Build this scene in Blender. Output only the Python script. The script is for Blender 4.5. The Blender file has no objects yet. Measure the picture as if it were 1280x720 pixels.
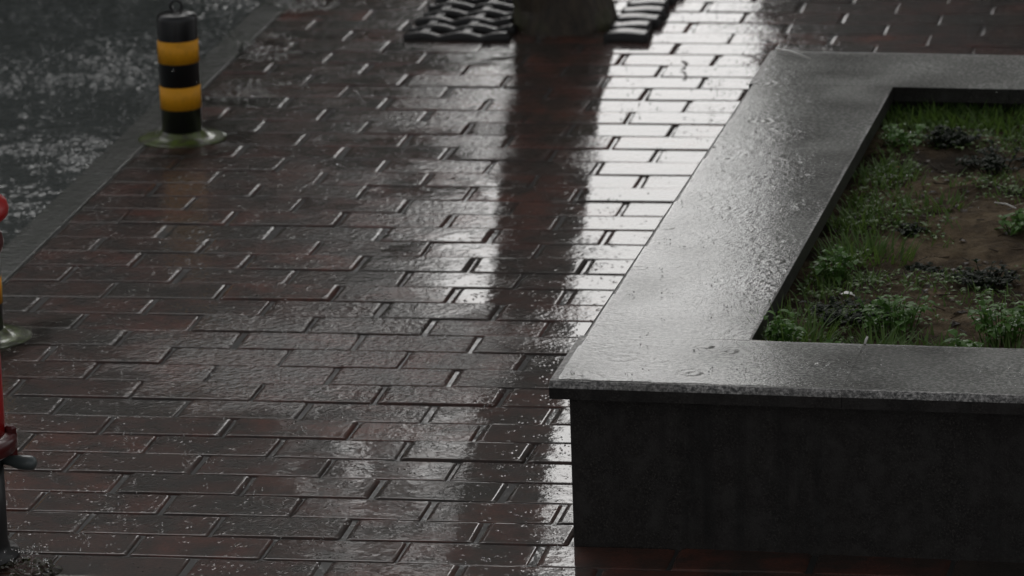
import bpy, bmesh, math, random
import numpy as np
from mathutils import Vector, Matrix, noise as mnoise
random.seed(7); rng = np.random.default_rng(7)
SC = bpy.context.scene
COL = SC.collection
PI = math.pi

# ------------------------------------------------------------------ camera
F_PX = 6816.2
CAM = Vector((2.87452, -10.68490, 2.80563))
R_ = Vector((0.98306849, 0.18036231, -0.03233863))
U_ = Vector((-0.01650584, 0.26292965, 0.96467381))
F_ = Vector((-0.18249358, 0.94780664, -0.26145489))
cam = bpy.data.objects.new('camera', bpy.data.cameras.new('camera'))
COL.objects.link(cam)
cam.matrix_world = Matrix(((R_.x, U_.x, -F_.x, CAM.x), (R_.y, U_.y, -F_.y, CAM.y), (R_.z, U_.z, -F_.z, CAM.z), (0, 0, 0, 1)))
cam.data.sensor_width = 36.0
cam.data.lens = F_PX / 1280 * 36.0
cam.data.clip_start = 0.1; cam.data.clip_end = 3000
cam.data.dof.use_dof = True
cam.data.dof.focus_distance = 9.1
cam.data.dof.aperture_fstop = 9.0
SC.camera = cam

def cam_px(p):
    d = Vector(p) - CAM; z = d.dot(F_)
    return 640 + F_PX * d.dot(R_) / z, 360 - F_PX * d.dot(U_) / z
def beyond(px, dist):
    """ground point in the compass direction of picture column px, dist metres from the camera"""
    a = Vector((F_.x, F_.y, 0)).normalized(); b = Vector((a.y, -a.x, 0))
    return Vector((CAM.x, CAM.y, 0)) + a * dist + b * ((px - 640) / F_PX * dist)

# ------------------------------------------------------------------ world, sun, exposure
SUN_EL, SUN_ANGLE, SUN_STRENGTH = math.radians(34), math.radians(56), 0.45
SKY_STRENGTH = 0.094
sun_dir = Vector((F_.x, F_.y, 0)).normalized()                   # compass direction towards the bright part of the cloud
sun_az = math.atan2(sun_dir.x, sun_dir.y)                        # clockwise from +Y
W = bpy.data.worlds.new('World'); SC.world = W; W.use_nodes = True
wn, wl = W.node_tree.nodes, W.node_tree.links
wn.clear()
sky = wn.new('ShaderNodeTexSky'); sky.sky_type = 'NISHITA'; sky.sun_disc = False
sky.sun_elevation = SUN_EL; sky.sun_rotation = sun_az
sky.air_density = 1.0; sky.dust_density = 3.0; sky.ozone_density = 1.0
hs = wn.new('ShaderNodeHueSaturation'); hs.inputs['Saturation'].default_value = 0.10
bg = wn.new('ShaderNodeBackground'); bg.inputs['Strength'].default_value = SKY_STRENGTH
wo = wn.new('ShaderNodeOutputWorld')
wl.new(sky.outputs[0], hs.inputs['Color']); wl.new(hs.outputs[0], bg.inputs['Color']); wl.new(bg.outputs[0], wo.inputs['Surface'])
sl = bpy.data.lights.new('overcast_sun', 'SUN'); sl.energy = SUN_STRENGTH; sl.angle = SUN_ANGLE; sl.color = (1.0, 0.985, 0.96)
so = bpy.data.objects.new('overcast_sun', sl); COL.objects.link(so)
so.rotation_euler = (-(sun_dir * math.cos(SUN_EL) + Vector((0, 0, math.sin(SUN_EL))))).to_track_quat('-Z', 'Y').to_euler()
SC.view_settings.view_transform = 'Standard'; SC.view_settings.look = 'None'
SC.view_settings.exposure = 0.0; SC.view_settings.gamma = 1.0
try: SC.view_settings.use_curve_mapping = False
except Exception: pass
SC.render.engine = 'CYCLES'
SC.cycles.max_bounces = 6; SC.cycles.use_denoising = True
SC.cycles.caustics_reflective = False; SC.cycles.caustics_refractive = False

# ------------------------------------------------------------------ helpers
def link(name, me, m=None, parent=None, kind=None):
    o = bpy.data.objects.new(name, me); COL.objects.link(o)
    if m is not None and me is not None and not me.materials: me.materials.append(m)
    if parent is not None: o.parent = parent
    if kind: o['kind'] = kind
    return o
def tag(o, label, cat, group=None):
    o['label'] = label; o['category'] = cat
    if group: o['group'] = group
    return o
def empty(name, loc, rz=0):
    o = bpy.data.objects.new(name, None); COL.objects.link(o)
    o.location = loc; o.rotation_euler = (0, 0, rz); o.empty_display_size = 0.05
    return o
def mesh(name, V, Fc, smooth=False):
    me = bpy.data.meshes.new(name); me.from_pydata([tuple(v) for v in V], [], [tuple(f) for f in Fc]); me.update()
    if smooth: me.polygons.foreach_set('use_smooth', [True] * len(me.polygons))
    return me
def lathe(prof, n=40, cx=0, cy=0):
    """prof: list of (radius, z); closed at the ends where radius is 0"""
    V, Fc = [], []
    for r, z in prof:
        for k in range(n):
            a = 2 * PI * k / n; V.append((cx + r * math.cos(a), cy + r * math.sin(a), z))
    for i in range(len(prof) - 1):
        for k in range(n):
            k2 = (k + 1) % n
            Fc.append((i * n + k, i * n + k2, (i + 1) * n + k2, (i + 1) * n + k))
    Fc.append(tuple(range(n - 1, -1, -1))); Fc.append(tuple((len(prof) - 1) * n + k for k in range(n)))
    return V, Fc
def box(x0, x1, y0, y1, z0, z1):
    V = [(x0, y0, z0), (x1, y0, z0), (x1, y1, z0), (x0, y1, z0), (x0, y0, z1), (x1, y0, z1), (x1, y1, z1), (x0, y1, z1)]
    return V, [(0, 3, 2, 1), (4, 5, 6, 7), (0, 1, 5, 4), (1, 2, 6, 5), (2, 3, 7, 6), (3, 0, 4, 7)]
def bevel_box_mesh(name, x0, x1, y0, y1, z0, z1, b, seg=2, warp=None):
    V, Fc = box(x0, x1, y0, y1, z0, z1)
    me = mesh(name, V, Fc); bm = bmesh.new(); bm.from_mesh(me)
    bmesh.ops.bevel(bm, geom=list(bm.edges), offset=b, segments=seg, affect='EDGES', profile=0.5)
    if warp:
        for v in bm.verts: v.co = warp(v.co)
    bm.to_mesh(me); bm.free()
    return me
def tube(path, rad, n=8):
    V, Fc = [], []
    path = [Vector(p) for p in path]
    for i, p in enumerate(path):
        t = (path[min(i + 1, len(path) - 1)] - path[max(i - 1, 0)]).normalized()
        a = t.cross(Vector((0.31, 0.2, 0.93))); a = a.normalized() if a.length > 1e-3 else Vector((1, 0, 0)); b = t.cross(a)
        r = rad[i] if isinstance(rad, (list, tuple)) else rad
        for k in range(n):
            q = 2 * PI * k / n; V.append(p + a * (r * math.cos(q)) + b * (r * math.sin(q)))
    for i in range(len(path) - 1):
        for k in range(n):
            k2 = (k + 1) % n; Fc.append((i * n + k, (i) * n + k2, (i + 1) * n + k2, (i + 1) * n + k))
    Fc.append(tuple(range(n - 1, -1, -1))); Fc.append(tuple((len(path) - 1) * n + k for k in range(n)))
    return V, Fc
def join(parts):
    V, Fc = [], []
    for v, f in parts:
        o = len(V); V += list(v); Fc += [tuple(i + o for i in q) for q in f]
    return V, Fc

# ------------------------------------------------------------------ materials
class Mat:
    def __init__(s, name):
        s.m = bpy.data.materials.new(name); s.m.use_nodes = True
        s.n, s.l = s.m.node_tree.nodes, s.m.node_tree.links; s.n.clear()
        s.out = s.n.new('ShaderNodeOutputMaterial')
        s._pos = None
    def node(s, t, **kw):
        nd = s.n.new(t)
        for k, v in kw.items(): setattr(nd, k, v)
        return nd
    def plug(s, sock, v):
        if hasattr(v, 'is_linked') or hasattr(v, 'links'): s.l.new(v, sock)
        else: sock.default_value = v
    def pos(s):
        if s._pos is None: s._pos = s.node('ShaderNodeNewGeometry').outputs['Position']
        return s._pos
    def scaled(s, sc):
        mp = s.node('ShaderNodeMapping'); s.l.new(s.pos(), mp.inputs['Vector']); mp.inputs['Scale'].default_value = sc
        return mp.outputs[0]
    def noise(s, scale, detail=3, rough=0.55, vec=None, out='Fac'):
        nd = s.node('ShaderNodeTexNoise'); nd.inputs['Scale'].default_value = scale
        nd.inputs['Detail'].default_value = detail; nd.inputs['Roughness'].default_value = rough
        s.l.new(vec if vec is not None else s.pos(), nd.inputs['Vector'])
        return nd.outputs[out]
    def ramp(s, fac, stops):
        nd = s.node('ShaderNodeValToRGB'); cr = nd.color_ramp
        while len(cr.elements) < len(stops): cr.elements.new(0.5)
        for e, (p, c) in zip(cr.elements, stops):
            e.position = p; e.color = (c, c, c, 1) if isinstance(c, (int, float)) else (*c, 1)
        s.l.new(fac, nd.inputs[0]); return nd.outputs[0]
    def mix(s, fac, a, b, mode='MIX'):
        nd = s.node('ShaderNodeMix', data_type='RGBA', blend_type=mode)
        s.plug(nd.inputs[0], fac)
        for i, v in ((6, a), (7, b)):
            if isinstance(v, tuple): nd.inputs[i].default_value = (*v, 1) if len(v) == 3 else v
            else: s.l.new(v, nd.inputs[i])
        return nd.outputs[2]
    def math(s, op, a, b=0.0, c=None):
        nd = s.node('ShaderNodeMath', operation=op); s.plug(nd.inputs[0], a); s.plug(nd.inputs[1], b)
        if c is not None: s.plug(nd.inputs[2], c)
        return nd.outputs[0]
    def bump(s, h, strength, dist=0.01, normal=None):
        nd = s.node('ShaderNodeBump'); s.plug(nd.inputs['Strength'], strength); nd.inputs['Distance'].default_value = dist
        s.l.new(h, nd.inputs['Height'])
        if normal is not None: s.l.new(normal, nd.inputs['Normal'])
        return nd.outputs[0]
    def rnd(s): return s.node('ShaderNodeObjectInfo').outputs['Random']
    def island(s): return s.node('ShaderNodeNewGeometry').outputs['Random Per Island']
    def principled(s, color, rough=0.5, spec=0.5, metal=0.0, coat=0.0, coat_rough=0.05, normal=None, coat_normal=None, ior=1.5, trans=0.0):
        p = s.node('ShaderNodeBsdfPrincipled')
        if isinstance(color, tuple): p.inputs['Base Color'].default_value = (*color, 1)
        else: s.l.new(color, p.inputs['Base Color'])
        s.plug(p.inputs['Roughness'], rough); p.inputs['Metallic'].default_value = metal
        s.plug(p.inputs['Specular IOR Level'], spec); p.inputs['IOR'].default_value = ior
        s.plug(p.inputs['Coat Weight'], coat); s.plug(p.inputs['Coat Roughness'], coat_rough); p.inputs['Coat IOR'].default_value = 1.33
        p.inputs['Transmission Weight'].default_value = trans
        if normal is not None: s.l.new(normal, p.inputs['Normal'])
        if coat_normal is not None: s.l.new(coat_normal, p.inputs['Coat Normal'])
        s.l.new(p.outputs[0], s.out.inputs['Surface']); return s.m

def make_brick_mat(name, per_island=False):
    m = Mat(name)
    r = m.island() if per_island else m.rnd()
    blot = m.noise(9, 4, 0.6)
    # a shallow hollow in the paving left of the planter, where the standing water is beaten up by the rain
    dv = m.node('ShaderNodeVectorMath', operation='DISTANCE'); m.l.new(m.scaled((1, 1.15, 0)), dv.inputs[0]); dv.inputs[1].default_value = (0.60, -1.20, 0)
    pond = m.math('MULTIPLY', m.ramp(m.math('ADD', dv.outputs['Value'], m.math('MULTIPLY', m.noise(7, 4, 0.6), 0.5)), [(0.42, 1.0), (0.78, 0.0)]), 1.0)
    fine = m.noise(160, 3, 0.6)
    base = m.ramp(r, [(0.0, (0.0987, 0.0287, 0.0186)), (0.25, (0.0693, 0.0313, 0.0219)), (0.45, (0.1229, 0.0339, 0.0203)), (0.62, (0.0483, 0.0331, 0.0243)), (0.80, (0.0945, 0.0365, 0.0243)), (1.0, (0.1554, 0.0418, 0.0227))])
    c = m.mix(m.ramp(blot, [(0.36, 0.0), (0.60, 0.85)]), base, (0.026, 0.022, 0.017))
    c = m.mix(m.ramp(fine, [(0.35, 0.0), (0.7, 0.5)]), c, (0.011, 0.009, 0.008))
    # film of rain: calm in some places, broken by drops in others
    sep = m.node('ShaderNodeSeparateXYZ'); m.l.new(m.pos(), sep.inputs[0])
    hollow = m.math('MULTIPLY_ADD', sep.outputs['X'], -0.20, 0.13)      # the paving dips towards the planter, where the film lies deeper and calmer
    patch = m.ramp(m.math('ADD', m.math('MULTIPLY_ADD', m.math('FRACT', m.math('MULTIPLY', r, 17.3)), 0.13, -0.065), m.math('ADD', m.noise(2.6, 3, 0.55), hollow)), [(0.44, 0.0), (0.60, 1.0)])
    drops = m.noise(75, 3, 0.6, vec=m.scaled((1.0, 0.8, 1.0)))
    calm = m.noise(22, 2, 0.5)
    bn = m.bump(calm, 0.06, 0.006)
    bs = m.bump(drops, m.math('MULTIPLY_ADD', patch, 0.18, 0.02), 0.006, bn)
    vor = m.node('ShaderNodeTexVoronoi'); vor.inputs['Scale'].default_value = 95; m.l.new(m.scaled((1, 0.8, 1)), vor.inputs['Vector'])
    dome = m.math('MULTIPLY', m.ramp(vor.outputs['Distance'], [(0.0, 1.0), (0.34, 0.0)]), m.ramp(m.noise(30, 2), [(0.50, 0.0), (0.60, 1.0)]))
    bs = m.bump(dome, m.math('ADD', m.math('MULTIPLY_ADD', patch, 0.26, 0.09), m.math('MULTIPLY', pond, 0.5)), 0.004, bs)
    bs = m.bump(m.noise(72, 3, 0.6), m.math('MULTIPLY', pond, 0.75), 0.007, bs)
    under = m.bump(fine, 0.35, 0.002)
    return m.principled(c, rough=0.62, spec=0.25, coat=1.0, coat_rough=m.math('ADD', m.math('MULTIPLY_ADD', patch, 0.065, 0.03), m.math('MULTIPLY', pond, 0.07)), normal=under, coat_normal=bs)
M_BRICK = make_brick_mat('wet_brick'); M_BRICK_FAR = make_brick_mat('wet_brick_field', True)

m = Mat('wet_joint_sand')
M_JOINT = m.principled(m.mix(m.noise(60), (0.012, 0.011, 0.010), (0.030, 0.028, 0.025)), rough=0.6, coat=1.0, coat_rough=0.08, coat_normal=m.bump(m.noise(60, 2), 0.15, 0.004))

m = Mat('wet_granite_top')
sp = m.noise(150, 4, 0.8)
g = m.ramp(sp, [(0.41, (0.0389, 0.0389, 0.0389)), (0.47, (0.1458, 0.1419, 0.1351)), (0.54, (0.2527, 0.2449, 0.2333)), (0.61, (0.5054, 0.4860, 0.4666))])
g = m.mix(m.ramp(m.noise(5, 4), [(0.35, 0.0), (0.7, 0.55)]), g, (0.1080, 0.1008, 0.0927))
film = m.noise(62, 5, 0.72, vec=m.scaled((0.9, 0.9, 1))); film2 = m.noise(240, 2, 0.6); big = m.noise(3.2, 3)
nb = m.bump(film2, 0.22, 0.004, m.bump(film, 0.34, 0.007))
M_GRANITE = m.principled(g, rough=0.45, spec=0.4, coat=0.35, coat_rough=0.2, normal=m.bump(sp, 0.4, 0.0015), coat_normal=nb)

m = Mat('dark_granite_wall_and_shade')
sp = m.noise(300, 3, 0.7)
g = m.ramp(sp, [(0.35, (0.008, 0.0075, 0.007)), (0.55, (0.026, 0.0235, 0.022)), (0.72, (0.085, 0.078, 0.073))])
g = m.mix(m.ramp(m.noise(9, 5, 0.65, vec=m.scaled((1, 1, 0.16))), [(0.4, 0.0), (0.7, 0.6)]), g, (0.020, 0.017, 0.016))
g = m.mix(m.ramp(m.noise(28, 4, 0.7), [(0.42, 0.0), (0.66, 0.8)]), g, (0.046, 0.0435, 0.0415))
g = m.mix(m.ramp(m.noise(11, 4, 0.6, vec=m.scaled((1.6, 1, 0.10))), [(0.52, 0.0), (0.68, 0.7)]), g, (0.008, 0.008, 0.008))
szz = m.node('ShaderNodeSeparateXYZ'); m.l.new(m.pos(), szz.inputs[0])
g = m.mix(m.ramp(m.math('ADD', m.math('MULTIPLY', szz.outputs['Z'], -6.0), m.noise(30, 5, 0.7)), [(0.30, 0.0), (0.65, 0.35)]), g, (0.034, 0.028, 0.024))      # mud thrown up by the rain along the foot
M_GRANITE_WALL_SHADE = m.principled(g, rough=0.45, spec=0.3, normal=m.bump(sp, 0.3, 0.0015))  # dark wall stone; also carries the shade put into the coping's sides

m = Mat('wet_asphalt')
M_ASPHALT = m.principled(m.ramp(m.noise(180, 3, 0.7), [(0.3, (0.020, 0.021, 0.021)), (0.7, (0.060, 0.062, 0.060))]), rough=0.6, coat=1.0, coat_rough=0.14, coat_normal=m.bump(m.noise(40, 3, 0.6), 0.35, 0.01), normal=m.bump(m.noise(180, 3), 0.6, 0.004))
m = Mat('rain_beaten_road_water')
M_ROADWATER = m.principled(m.ramp(m.noise(60, 4, 0.7), [(0.3, (0.0792, 0.0864, 0.0828)), (0.7, (0.1296, 0.1390, 0.1332))]), rough=0.05, spec=0.5, ior=1.33, normal=m.bump(m.noise(45, 3), 0.30, 0.006))

m = Mat('wet_kerb_concrete')
kn = m.noise(26, 4, 0.6)
M_KERB = m.principled(m.mix(m.ramp(m.noise(4, 3), [(0.4, 0.0), (0.65, 1.0)]), m.ramp(kn, [(0.3, (0.030, 0.033, 0.028)), (0.7, (0.060, 0.064, 0.054))]), (0.022, 0.028, 0.019)), rough=0.55, coat=1.0, coat_rough=0.15, coat_normal=m.bump(m.noise(50, 4), 0.5, 0.008))

def water_sheet_mat(name, bump_s, scale, rough, detail=3, dist=0.004):
    """thin clear water; the sheet's 'depth' attribute thins it out to nothing at its edge"""
    m = Mat(name)
    dep = m.node('ShaderNodeAttribute', attribute_name='depth').outputs['Fac']
    dep2 = m.math('MULTIPLY', dep, m.ramp(m.noise(11, 4, 0.65), [(0.38, 0.25), (0.66, 2.2)]))
    nrm = m.bump(m.noise(scale, detail, 0.6), m.math('MULTIPLY', dep2, bump_s), dist)
    nrm = m.bump(m.noise(scale * 2.3, 1, 0.5, vec=m.scaled((0.75, 1.1, 1))), m.math('MULTIPLY', dep2, bump_s * 0.8), dist * .6, nrm)
    nrm = m.bump(m.noise(260, 2, 0.6), m.math('MULTIPLY', dep, 0.09), 0.003, nrm)
    fr = m.node('ShaderNodeFresnel'); fr.inputs['IOR'].default_value = 1.33; m.l.new(nrm, fr.inputs['Normal'])
    gl = m.node('ShaderNodeBsdfGlossy'); gl.inputs['Roughness'].default_value = rough; m.l.new(nrm, gl.inputs['Normal'])
    tr = m.node('ShaderNodeBsdfTransparent'); tr.inputs['Color'].default_value = (0.95, 0.96, 0.95, 1)
    mx = m.node('ShaderNodeMixShader'); m.l.new(m.math('MULTIPLY', fr.outputs[0], dep), mx.inputs[0]); m.l.new(tr.outputs[0], mx.inputs[1]); m.l.new(gl.outputs[0], mx.inputs[2])
    m.l.new(mx.outputs[0], m.out.inputs['Surface']); return m.m
M_PUDDLE = water_sheet_mat('rain_beaten_puddle', 0.45, 85, 0.08)
M_FILM = water_sheet_mat('water_film_on_stone', 0.075, 44, 0.05, 3, 0.006)

m = Mat('drop_water')
M_DROP = m.principled((0.97, 0.98, 0.98), rough=0.03, ior=1.33, trans=1.0)

def paint(name, col, rough=0.25, dirt=0.25, coat=0.6):
    m = Mat(name)
    c = m.mix(m.ramp(m.noise(35, 4, 0.65), [(0.45, 0.0), (0.75, dirt)]), col, tuple(v * 0.35 + 0.006 for v in col))
    return m.principled(c, rough=rough, coat=coat, coat_rough=0.08, normal=m.bump(m.noise(90, 2), 0.05, 0.003), coat_normal=m.bump(m.noise(70, 2), 0.10, 0.003))
M_BLACKP = paint('glossy_black_paint', (0.010, 0.010, 0.011), 0.3, 0.3, 0.3)
M_YELLOW = paint('amber_reflective_band', (0.95, 0.42, 0.010), 0.6, 0.45, 0.0)
M_RED = paint('wet_red_enamel', (0.50, 0.010, 0.010), 0.4, 0.4, 0.15)
M_DKRED = paint('grimy_red_enamel', (0.10, 0.010, 0.010), 0.35, 0.6)
M_BLKPIPE = paint('black_cast_iron', (0.008, 0.008, 0.008), 0.5, 0.3, 0.2)
M_STEEL = paint('dull_grey_steel', (0.10, 0.12, 0.12), 0.35, 0.5)
m = Mat('green_worn_base_paint')
M_BASEPLATE = m.principled(m.mix(m.ramp(m.noise(38, 4, 0.6), [(0.38, 0.0), (0.62, 1.0)]), (0.13, 0.18, 0.03), (0.07, 0.07, 0.04)), rough=0.45, coat=1.0, coat_rough=0.08, coat_normal=m.bump(m.noise(45, 3), 0.22, 0.006))
m = Mat('black_wet_rubber')
M_RUBBER = m.principled(m.mix(m.noise(60, 3), (0.006, 0.006, 0.006), (0.016, 0.015, 0.014)), rough=0.5, spec=0.25, coat=0.8, coat_rough=0.14, coat_normal=m.bump(m.noise(90, 4, 0.65), 0.35, 0.005))
m = Mat('wet_bark')
bk = m.noise(14, 5, 0.65, vec=m.scaled((3.2, 3.2, 0.7)))
c = m.ramp(bk, [(0.3, (0.0180, 0.0132, 0.0090)), (0.55, (0.0570, 0.0420, 0.0264)), (0.75, (0.1020, 0.0780, 0.0492))])
c = m.mix(m.ramp(m.noise(7, 4), [(0.52, 0.0), (0.66, 0.75)]), c, (0.0600, 0.0630, 0.0210))
M_BARK = m.principled(c, rough=0.7, coat=0.3, coat_rough=0.25, normal=m.bump(bk, 0.9, 0.02))
m = Mat('wet_garden_soil')
c = m.ramp(m.noise(6.0, 4, 0.6), [(0.34, (0.036, 0.028, 0.020)), (0.48, (0.090, 0.064, 0.040)), (0.64, (0.185, 0.138, 0.086))])
c = m.mix(m.ramp(m.noise(45, 4, 0.7), [(0.45, 0.0), (0.72, 0.7)]), c, (0.026, 0.020, 0.014))
M_SOIL = m.principled(c, rough=0.85, spec=0.12, normal=m.bump(m.noise(60, 5, 0.7), 0.9, 0.012))
def leaf_mat(name, a, b, coat=0.35, thin=0.42):
    m = Mat(name)
    c = m.mix(m.island(), a, b)
    p = m.principled(c, rough=0.45, spec=0.3, coat=coat, coat_rough=0.15); b = m.out.inputs['Surface'].links[0].from_socket
    t = m.node('ShaderNodeBsdfTranslucent'); m.l.new(m.mix(0.35, c, (0.16, 0.24, 0.03)) if coat > .16 else c, t.inputs['Color'])
    mx = m.node('ShaderNodeMixShader'); mx.inputs[0].default_value = thin; m.l.new(b, mx.inputs[1]); m.l.new(t.outputs[0], mx.inputs[2]); m.l.new(mx.outputs[0], m.out.inputs['Surface'])
    return p
M_GRASS = leaf_mat('wet_grass_blades', (0.075, 0.155, 0.030), (0.165, 0.260, 0.070))
M_WEED = leaf_mat('broad_weed_leaves', (0.090, 0.210, 0.036), (0.160, 0.310, 0.075))
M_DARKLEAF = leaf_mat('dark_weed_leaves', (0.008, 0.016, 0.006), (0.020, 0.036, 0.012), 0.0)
M_TREELEAF = leaf_mat('tree_leaves', (0.020, 0.034, 0.014), (0.040, 0.062, 0.024), 0.0, 0.12)
M_DRYLEAF = leaf_mat('orange_dead_leaf', (0.22, 0.085, 0.022), (0.28, 0.11, 0.03))
M_REDBIT = leaf_mat('red_petal', (0.30, 0.035, 0.025), (0.22, 0.03, 0.02))
m = Mat('pale_pebble'); M_PEBBLE = m.principled(m.mix(m.noise(80), (0.22, 0.20, 0.18), (0.38, 0.36, 0.33)), rough=0.4, coat=0.8)
m = Mat('pale_straw'); M_STRAW = m.principled(m.mix(m.noise(40), (0.62, 0.60, 0.56), (0.78, 0.76, 0.72)), rough=0.4, coat=0.6)
m = Mat('dead_twig_wood'); M_TWIG = m.principled(m.mix(m.noise(60), (0.03, 0.022, 0.016), (0.10, 0.08, 0.06)), rough=0.6, coat=0.4)
def wall_mat(name, col):
    m = Mat(name); return m.principled(m.mix(m.noise(1.2, 4), col, tuple(v * 0.7 for v in col)), rough=0.8, normal=m.bump(m.noise(8, 3), 0.2, 0.02))
M_RENDER = wall_mat('weathered_render', (0.07, 0.062, 0.056)); M_TILEW = wall_mat('dark_tiled_wall', (0.07, 0.055, 0.05)); M_ROOF = wall_mat('roof_felt', (0.06, 0.06, 0.06))
m = Mat('window_glass'); M_GLASS = m.principled((0.012, 0.014, 0.015), rough=0.05, spec=0.5)
m = Mat('wet_earth'); M_EARTH = m.principled(m.mix(m.noise(0.8, 4), (0.035, 0.032, 0.028), (0.06, 0.056, 0.05)), rough=0.7, coat=0.5, coat_rough=0.3, coat_normal=m.bump(m.noise(10, 3), 0.3, 0.02))

# ------------------------------------------------------------------ ground, road, kerb
def sheet(x0, x1, y0, y1, z): return [(x0, y0, z), (x1, y0, z), (x1, y1, z), (x0, y1, z)], [(0, 1, 2, 3)]
link('ground', mesh('ground', *sheet(-900, 900, -900, 900, -0.16)), M_EARTH, kind='structure')
XK0, XK1 = -0.190, -0.113                                           # kerb
link('road', mesh('road', *sheet(-9.0, XK0 - 0.003, -60, 80, -0.026)), M_ASPHALT, kind='structure')

def ripple_field(X, Y, n, x0, x1, y0, y1, amp, seed, rmax=0.055):
    r = np.random.default_rng(seed); Z = np.zeros_like(X)
    dx = X[0, 1] - X[0, 0]; dy = Y[1, 0] - Y[0, 0]
    for _ in range(n):
        cx, cy = r.uniform(x0, x1), r.uniform(y0, y1); r0 = r.uniform(0.004, rmax) ; w = 0.010 + 0.25 * r0
        lam = r.uniform(0.014, 0.022); a = amp * r.uniform(0.4, 1.3) / (1 + r0 / 0.03); R = r0 + 2.2 * w
        i0, i1 = max(0, int((cx - R - x0) / dx)), min(X.shape[1], int((cx + R - x0) / dx) + 2)
        j0, j1 = max(0, int((cy - R - y0) / dy)), min(X.shape[0], int((cy + R - y0) / dy) + 2)
        if i1 <= i0 or j1 <= j0: continue
        d = np.hypot(X[j0:j1, i0:i1] - cx, Y[j0:j1, i0:i1] - cy)
        Z[j0:j1, i0:i1] += a * np.cos(2 * PI * (d - r0) / lam) * np.exp(-((d - r0) / w) ** 2)
    return Z
def grid_sheet(name, x0, x1, y0, y1, st, zfun, mask=None):
    """mask gives the water depth (<= 0: dry); it is kept as an attribute that thins the sheet out at its edge"""
    xs = np.arange(x0, x1 + 1e-6, st); ys = np.arange(y0, y1 + 1e-6, st)
    X, Y = np.meshgrid(xs, ys); Z = zfun(X, Y)
    V = np.stack([X, Y, Z], -1).reshape(-1, 3); nx, ny = len(xs), len(ys)
    idx = np.arange(nx * ny).reshape(ny, nx)
    Q = np.stack([idx[:-1, :-1], idx[:-1, 1:], idx[1:, 1:], idx[1:, :-1]], -1).reshape(-1, 4)
    if mask is not None:
        dv = mask(X, Y).reshape(-1)
        Q = Q[(dv > 0)[Q].all(1)]
        used = np.unique(Q); remap = -np.ones(len(V), int); remap[used] = np.arange(len(used)); V = V[used]; Q = remap[Q]; dv = dv[used]
    me = bpy.data.meshes.new(name); me.vertices.add(len(V)); me.vertices.foreach_set('co', V.astype(np.float32).ravel())
    me.loops.add(len(Q) * 4); me.loops.foreach_set('vertex_index', Q.astype(np.int32).ravel())
    me.polygons.add(len(Q)); me.polygons.foreach_set('loop_start', np.arange(0, len(Q) * 4, 4, dtype=np.int32))
    me.polygons.foreach_set('use_smooth', np.ones(len(Q), bool)); me.update(); me.validate()
    if mask is not None:
        at = me.attributes.new('depth', 'FLOAT', 'POINT'); at.data.foreach_set('value', np.clip(dv, 0, 1).astype(np.float32))
    return me
def lowfreq(X, Y, sc, seed):
    r = np.random.default_rng(seed); Z = np.zeros_like(X)
    for _ in range(14):
        k = r.normal(0, sc, 2); Z += np.sin(k[0] * X + k[1] * Y + r.uniform(0, 6.28))
    return Z / 3.7
RX0, RX1, RY0, RY1 = -1.75, XK0 - 0.004, -1.3, 2.75
link('road_water', grid_sheet('road_water', RX0, RX1, RY0, RY1, 0.0055,
     lambda X, Y: -0.017 + ripple_field(X, Y, 3800, RX0, RX1, RY0, RY1, 0.0032, 3) * (0.75 + 0.35 * lowfreq(X, Y, 5, 8))), M_ROADWATER, kind='structure')

kerb = link('kerb', mesh('kerb', *box(XK0 + 0.004, XK1 - 0.003, -14, 24, -0.12, -0.012)), M_KERB, kind='structure')
kme = bevel_box_mesh('kerb_stone', XK0, XK1 - 0.002, 0.002, 0.798, -0.10, -0.001, 0.0025)
kme.materials.append(M_KERB)
for k in range(-8, 12):
    o = link('kerb_stone', kme, parent=kerb); o.location = (random.uniform(-.001, .001), k * 0.8 + 0.35, random.uniform(-.001, .001))

# ------------------------------------------------------------------ brick pavement
S, H = 0.23, 0.115
JT = 0.0050
PX0 = XK1
pavement = link('pavement', mesh('pavement', *box(PX0, 4.6, -5.2, 8.0, -0.10, -0.0031)), M_JOINT, kind='structure')
def brick_geo(w, d, seed, simple=False, wear=1.0):
    """brick top with rounded, worn arrises; origin at the middle of the top face"""
    r = random.Random(seed)
    if simple:
        V, Fc = [], []
        for ix, iy, z in [(0, 0, -0.02), (0, 0, -0.0022), (0.006, 0.004, 0.0)]:
            for sx, sy in ((-1, -1), (1, -1), (1, 1), (-1, 1)): V.append((sx * (w / 2 - ix), sy * (d / 2 - iy), z))
        n = 4; nr = 3
    else:
        rings = [(0, 0, -0.030), (0, 0, -0.0040), (0.0044, 0.0012, -0.0014), (0.0096, 0.0028, 0.0), (0.0128, 0.0055, 0.0)]
        V, Fc = [], []; e = 0.007; n = 12; nr = len(rings)
        cj = [(r.uniform(-.0008, .0008), r.uniform(-.0008, .0008)) for _ in range(4)]
        chip = [r.uniform(.0005, .0022) for _ in range(4)]
        for ix, iy, z in rings:
            ix *= wear; z = z * wear if z > -.02 else z
            for q, (sx, sy) in enumerate(((-1, -1), (1, -1), (1, 1), (-1, 1))):
                cx, cy = sx * (w / 2 - ix) + cj[q][0], sy * (d / 2 - iy) + cj[q][1]; c = chip[q]
                tri = [(cx - sx * e, cy), (cx - sx * c, cy - sy * c), (cx, cy - sy * e)]
                if sx * sy > 0: tri.reverse()
                V += [(a, b, z) for a, b in tri]
    for i in range(nr - 1):
        for q in range(n):
            q2 = (q + 1) % n; Fc.append((i * n + q, i * n + q2, (i + 1) * n + q2, (i + 1) * n + q))
    Fc.append(tuple(len(V) - n + q for q in range(n)))
    return V, Fc
_bm = {}
WEAR = [0.45, 0.7, 0.85, 1.0, 1.0, 1.15, 0.6, 0.25]
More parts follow.
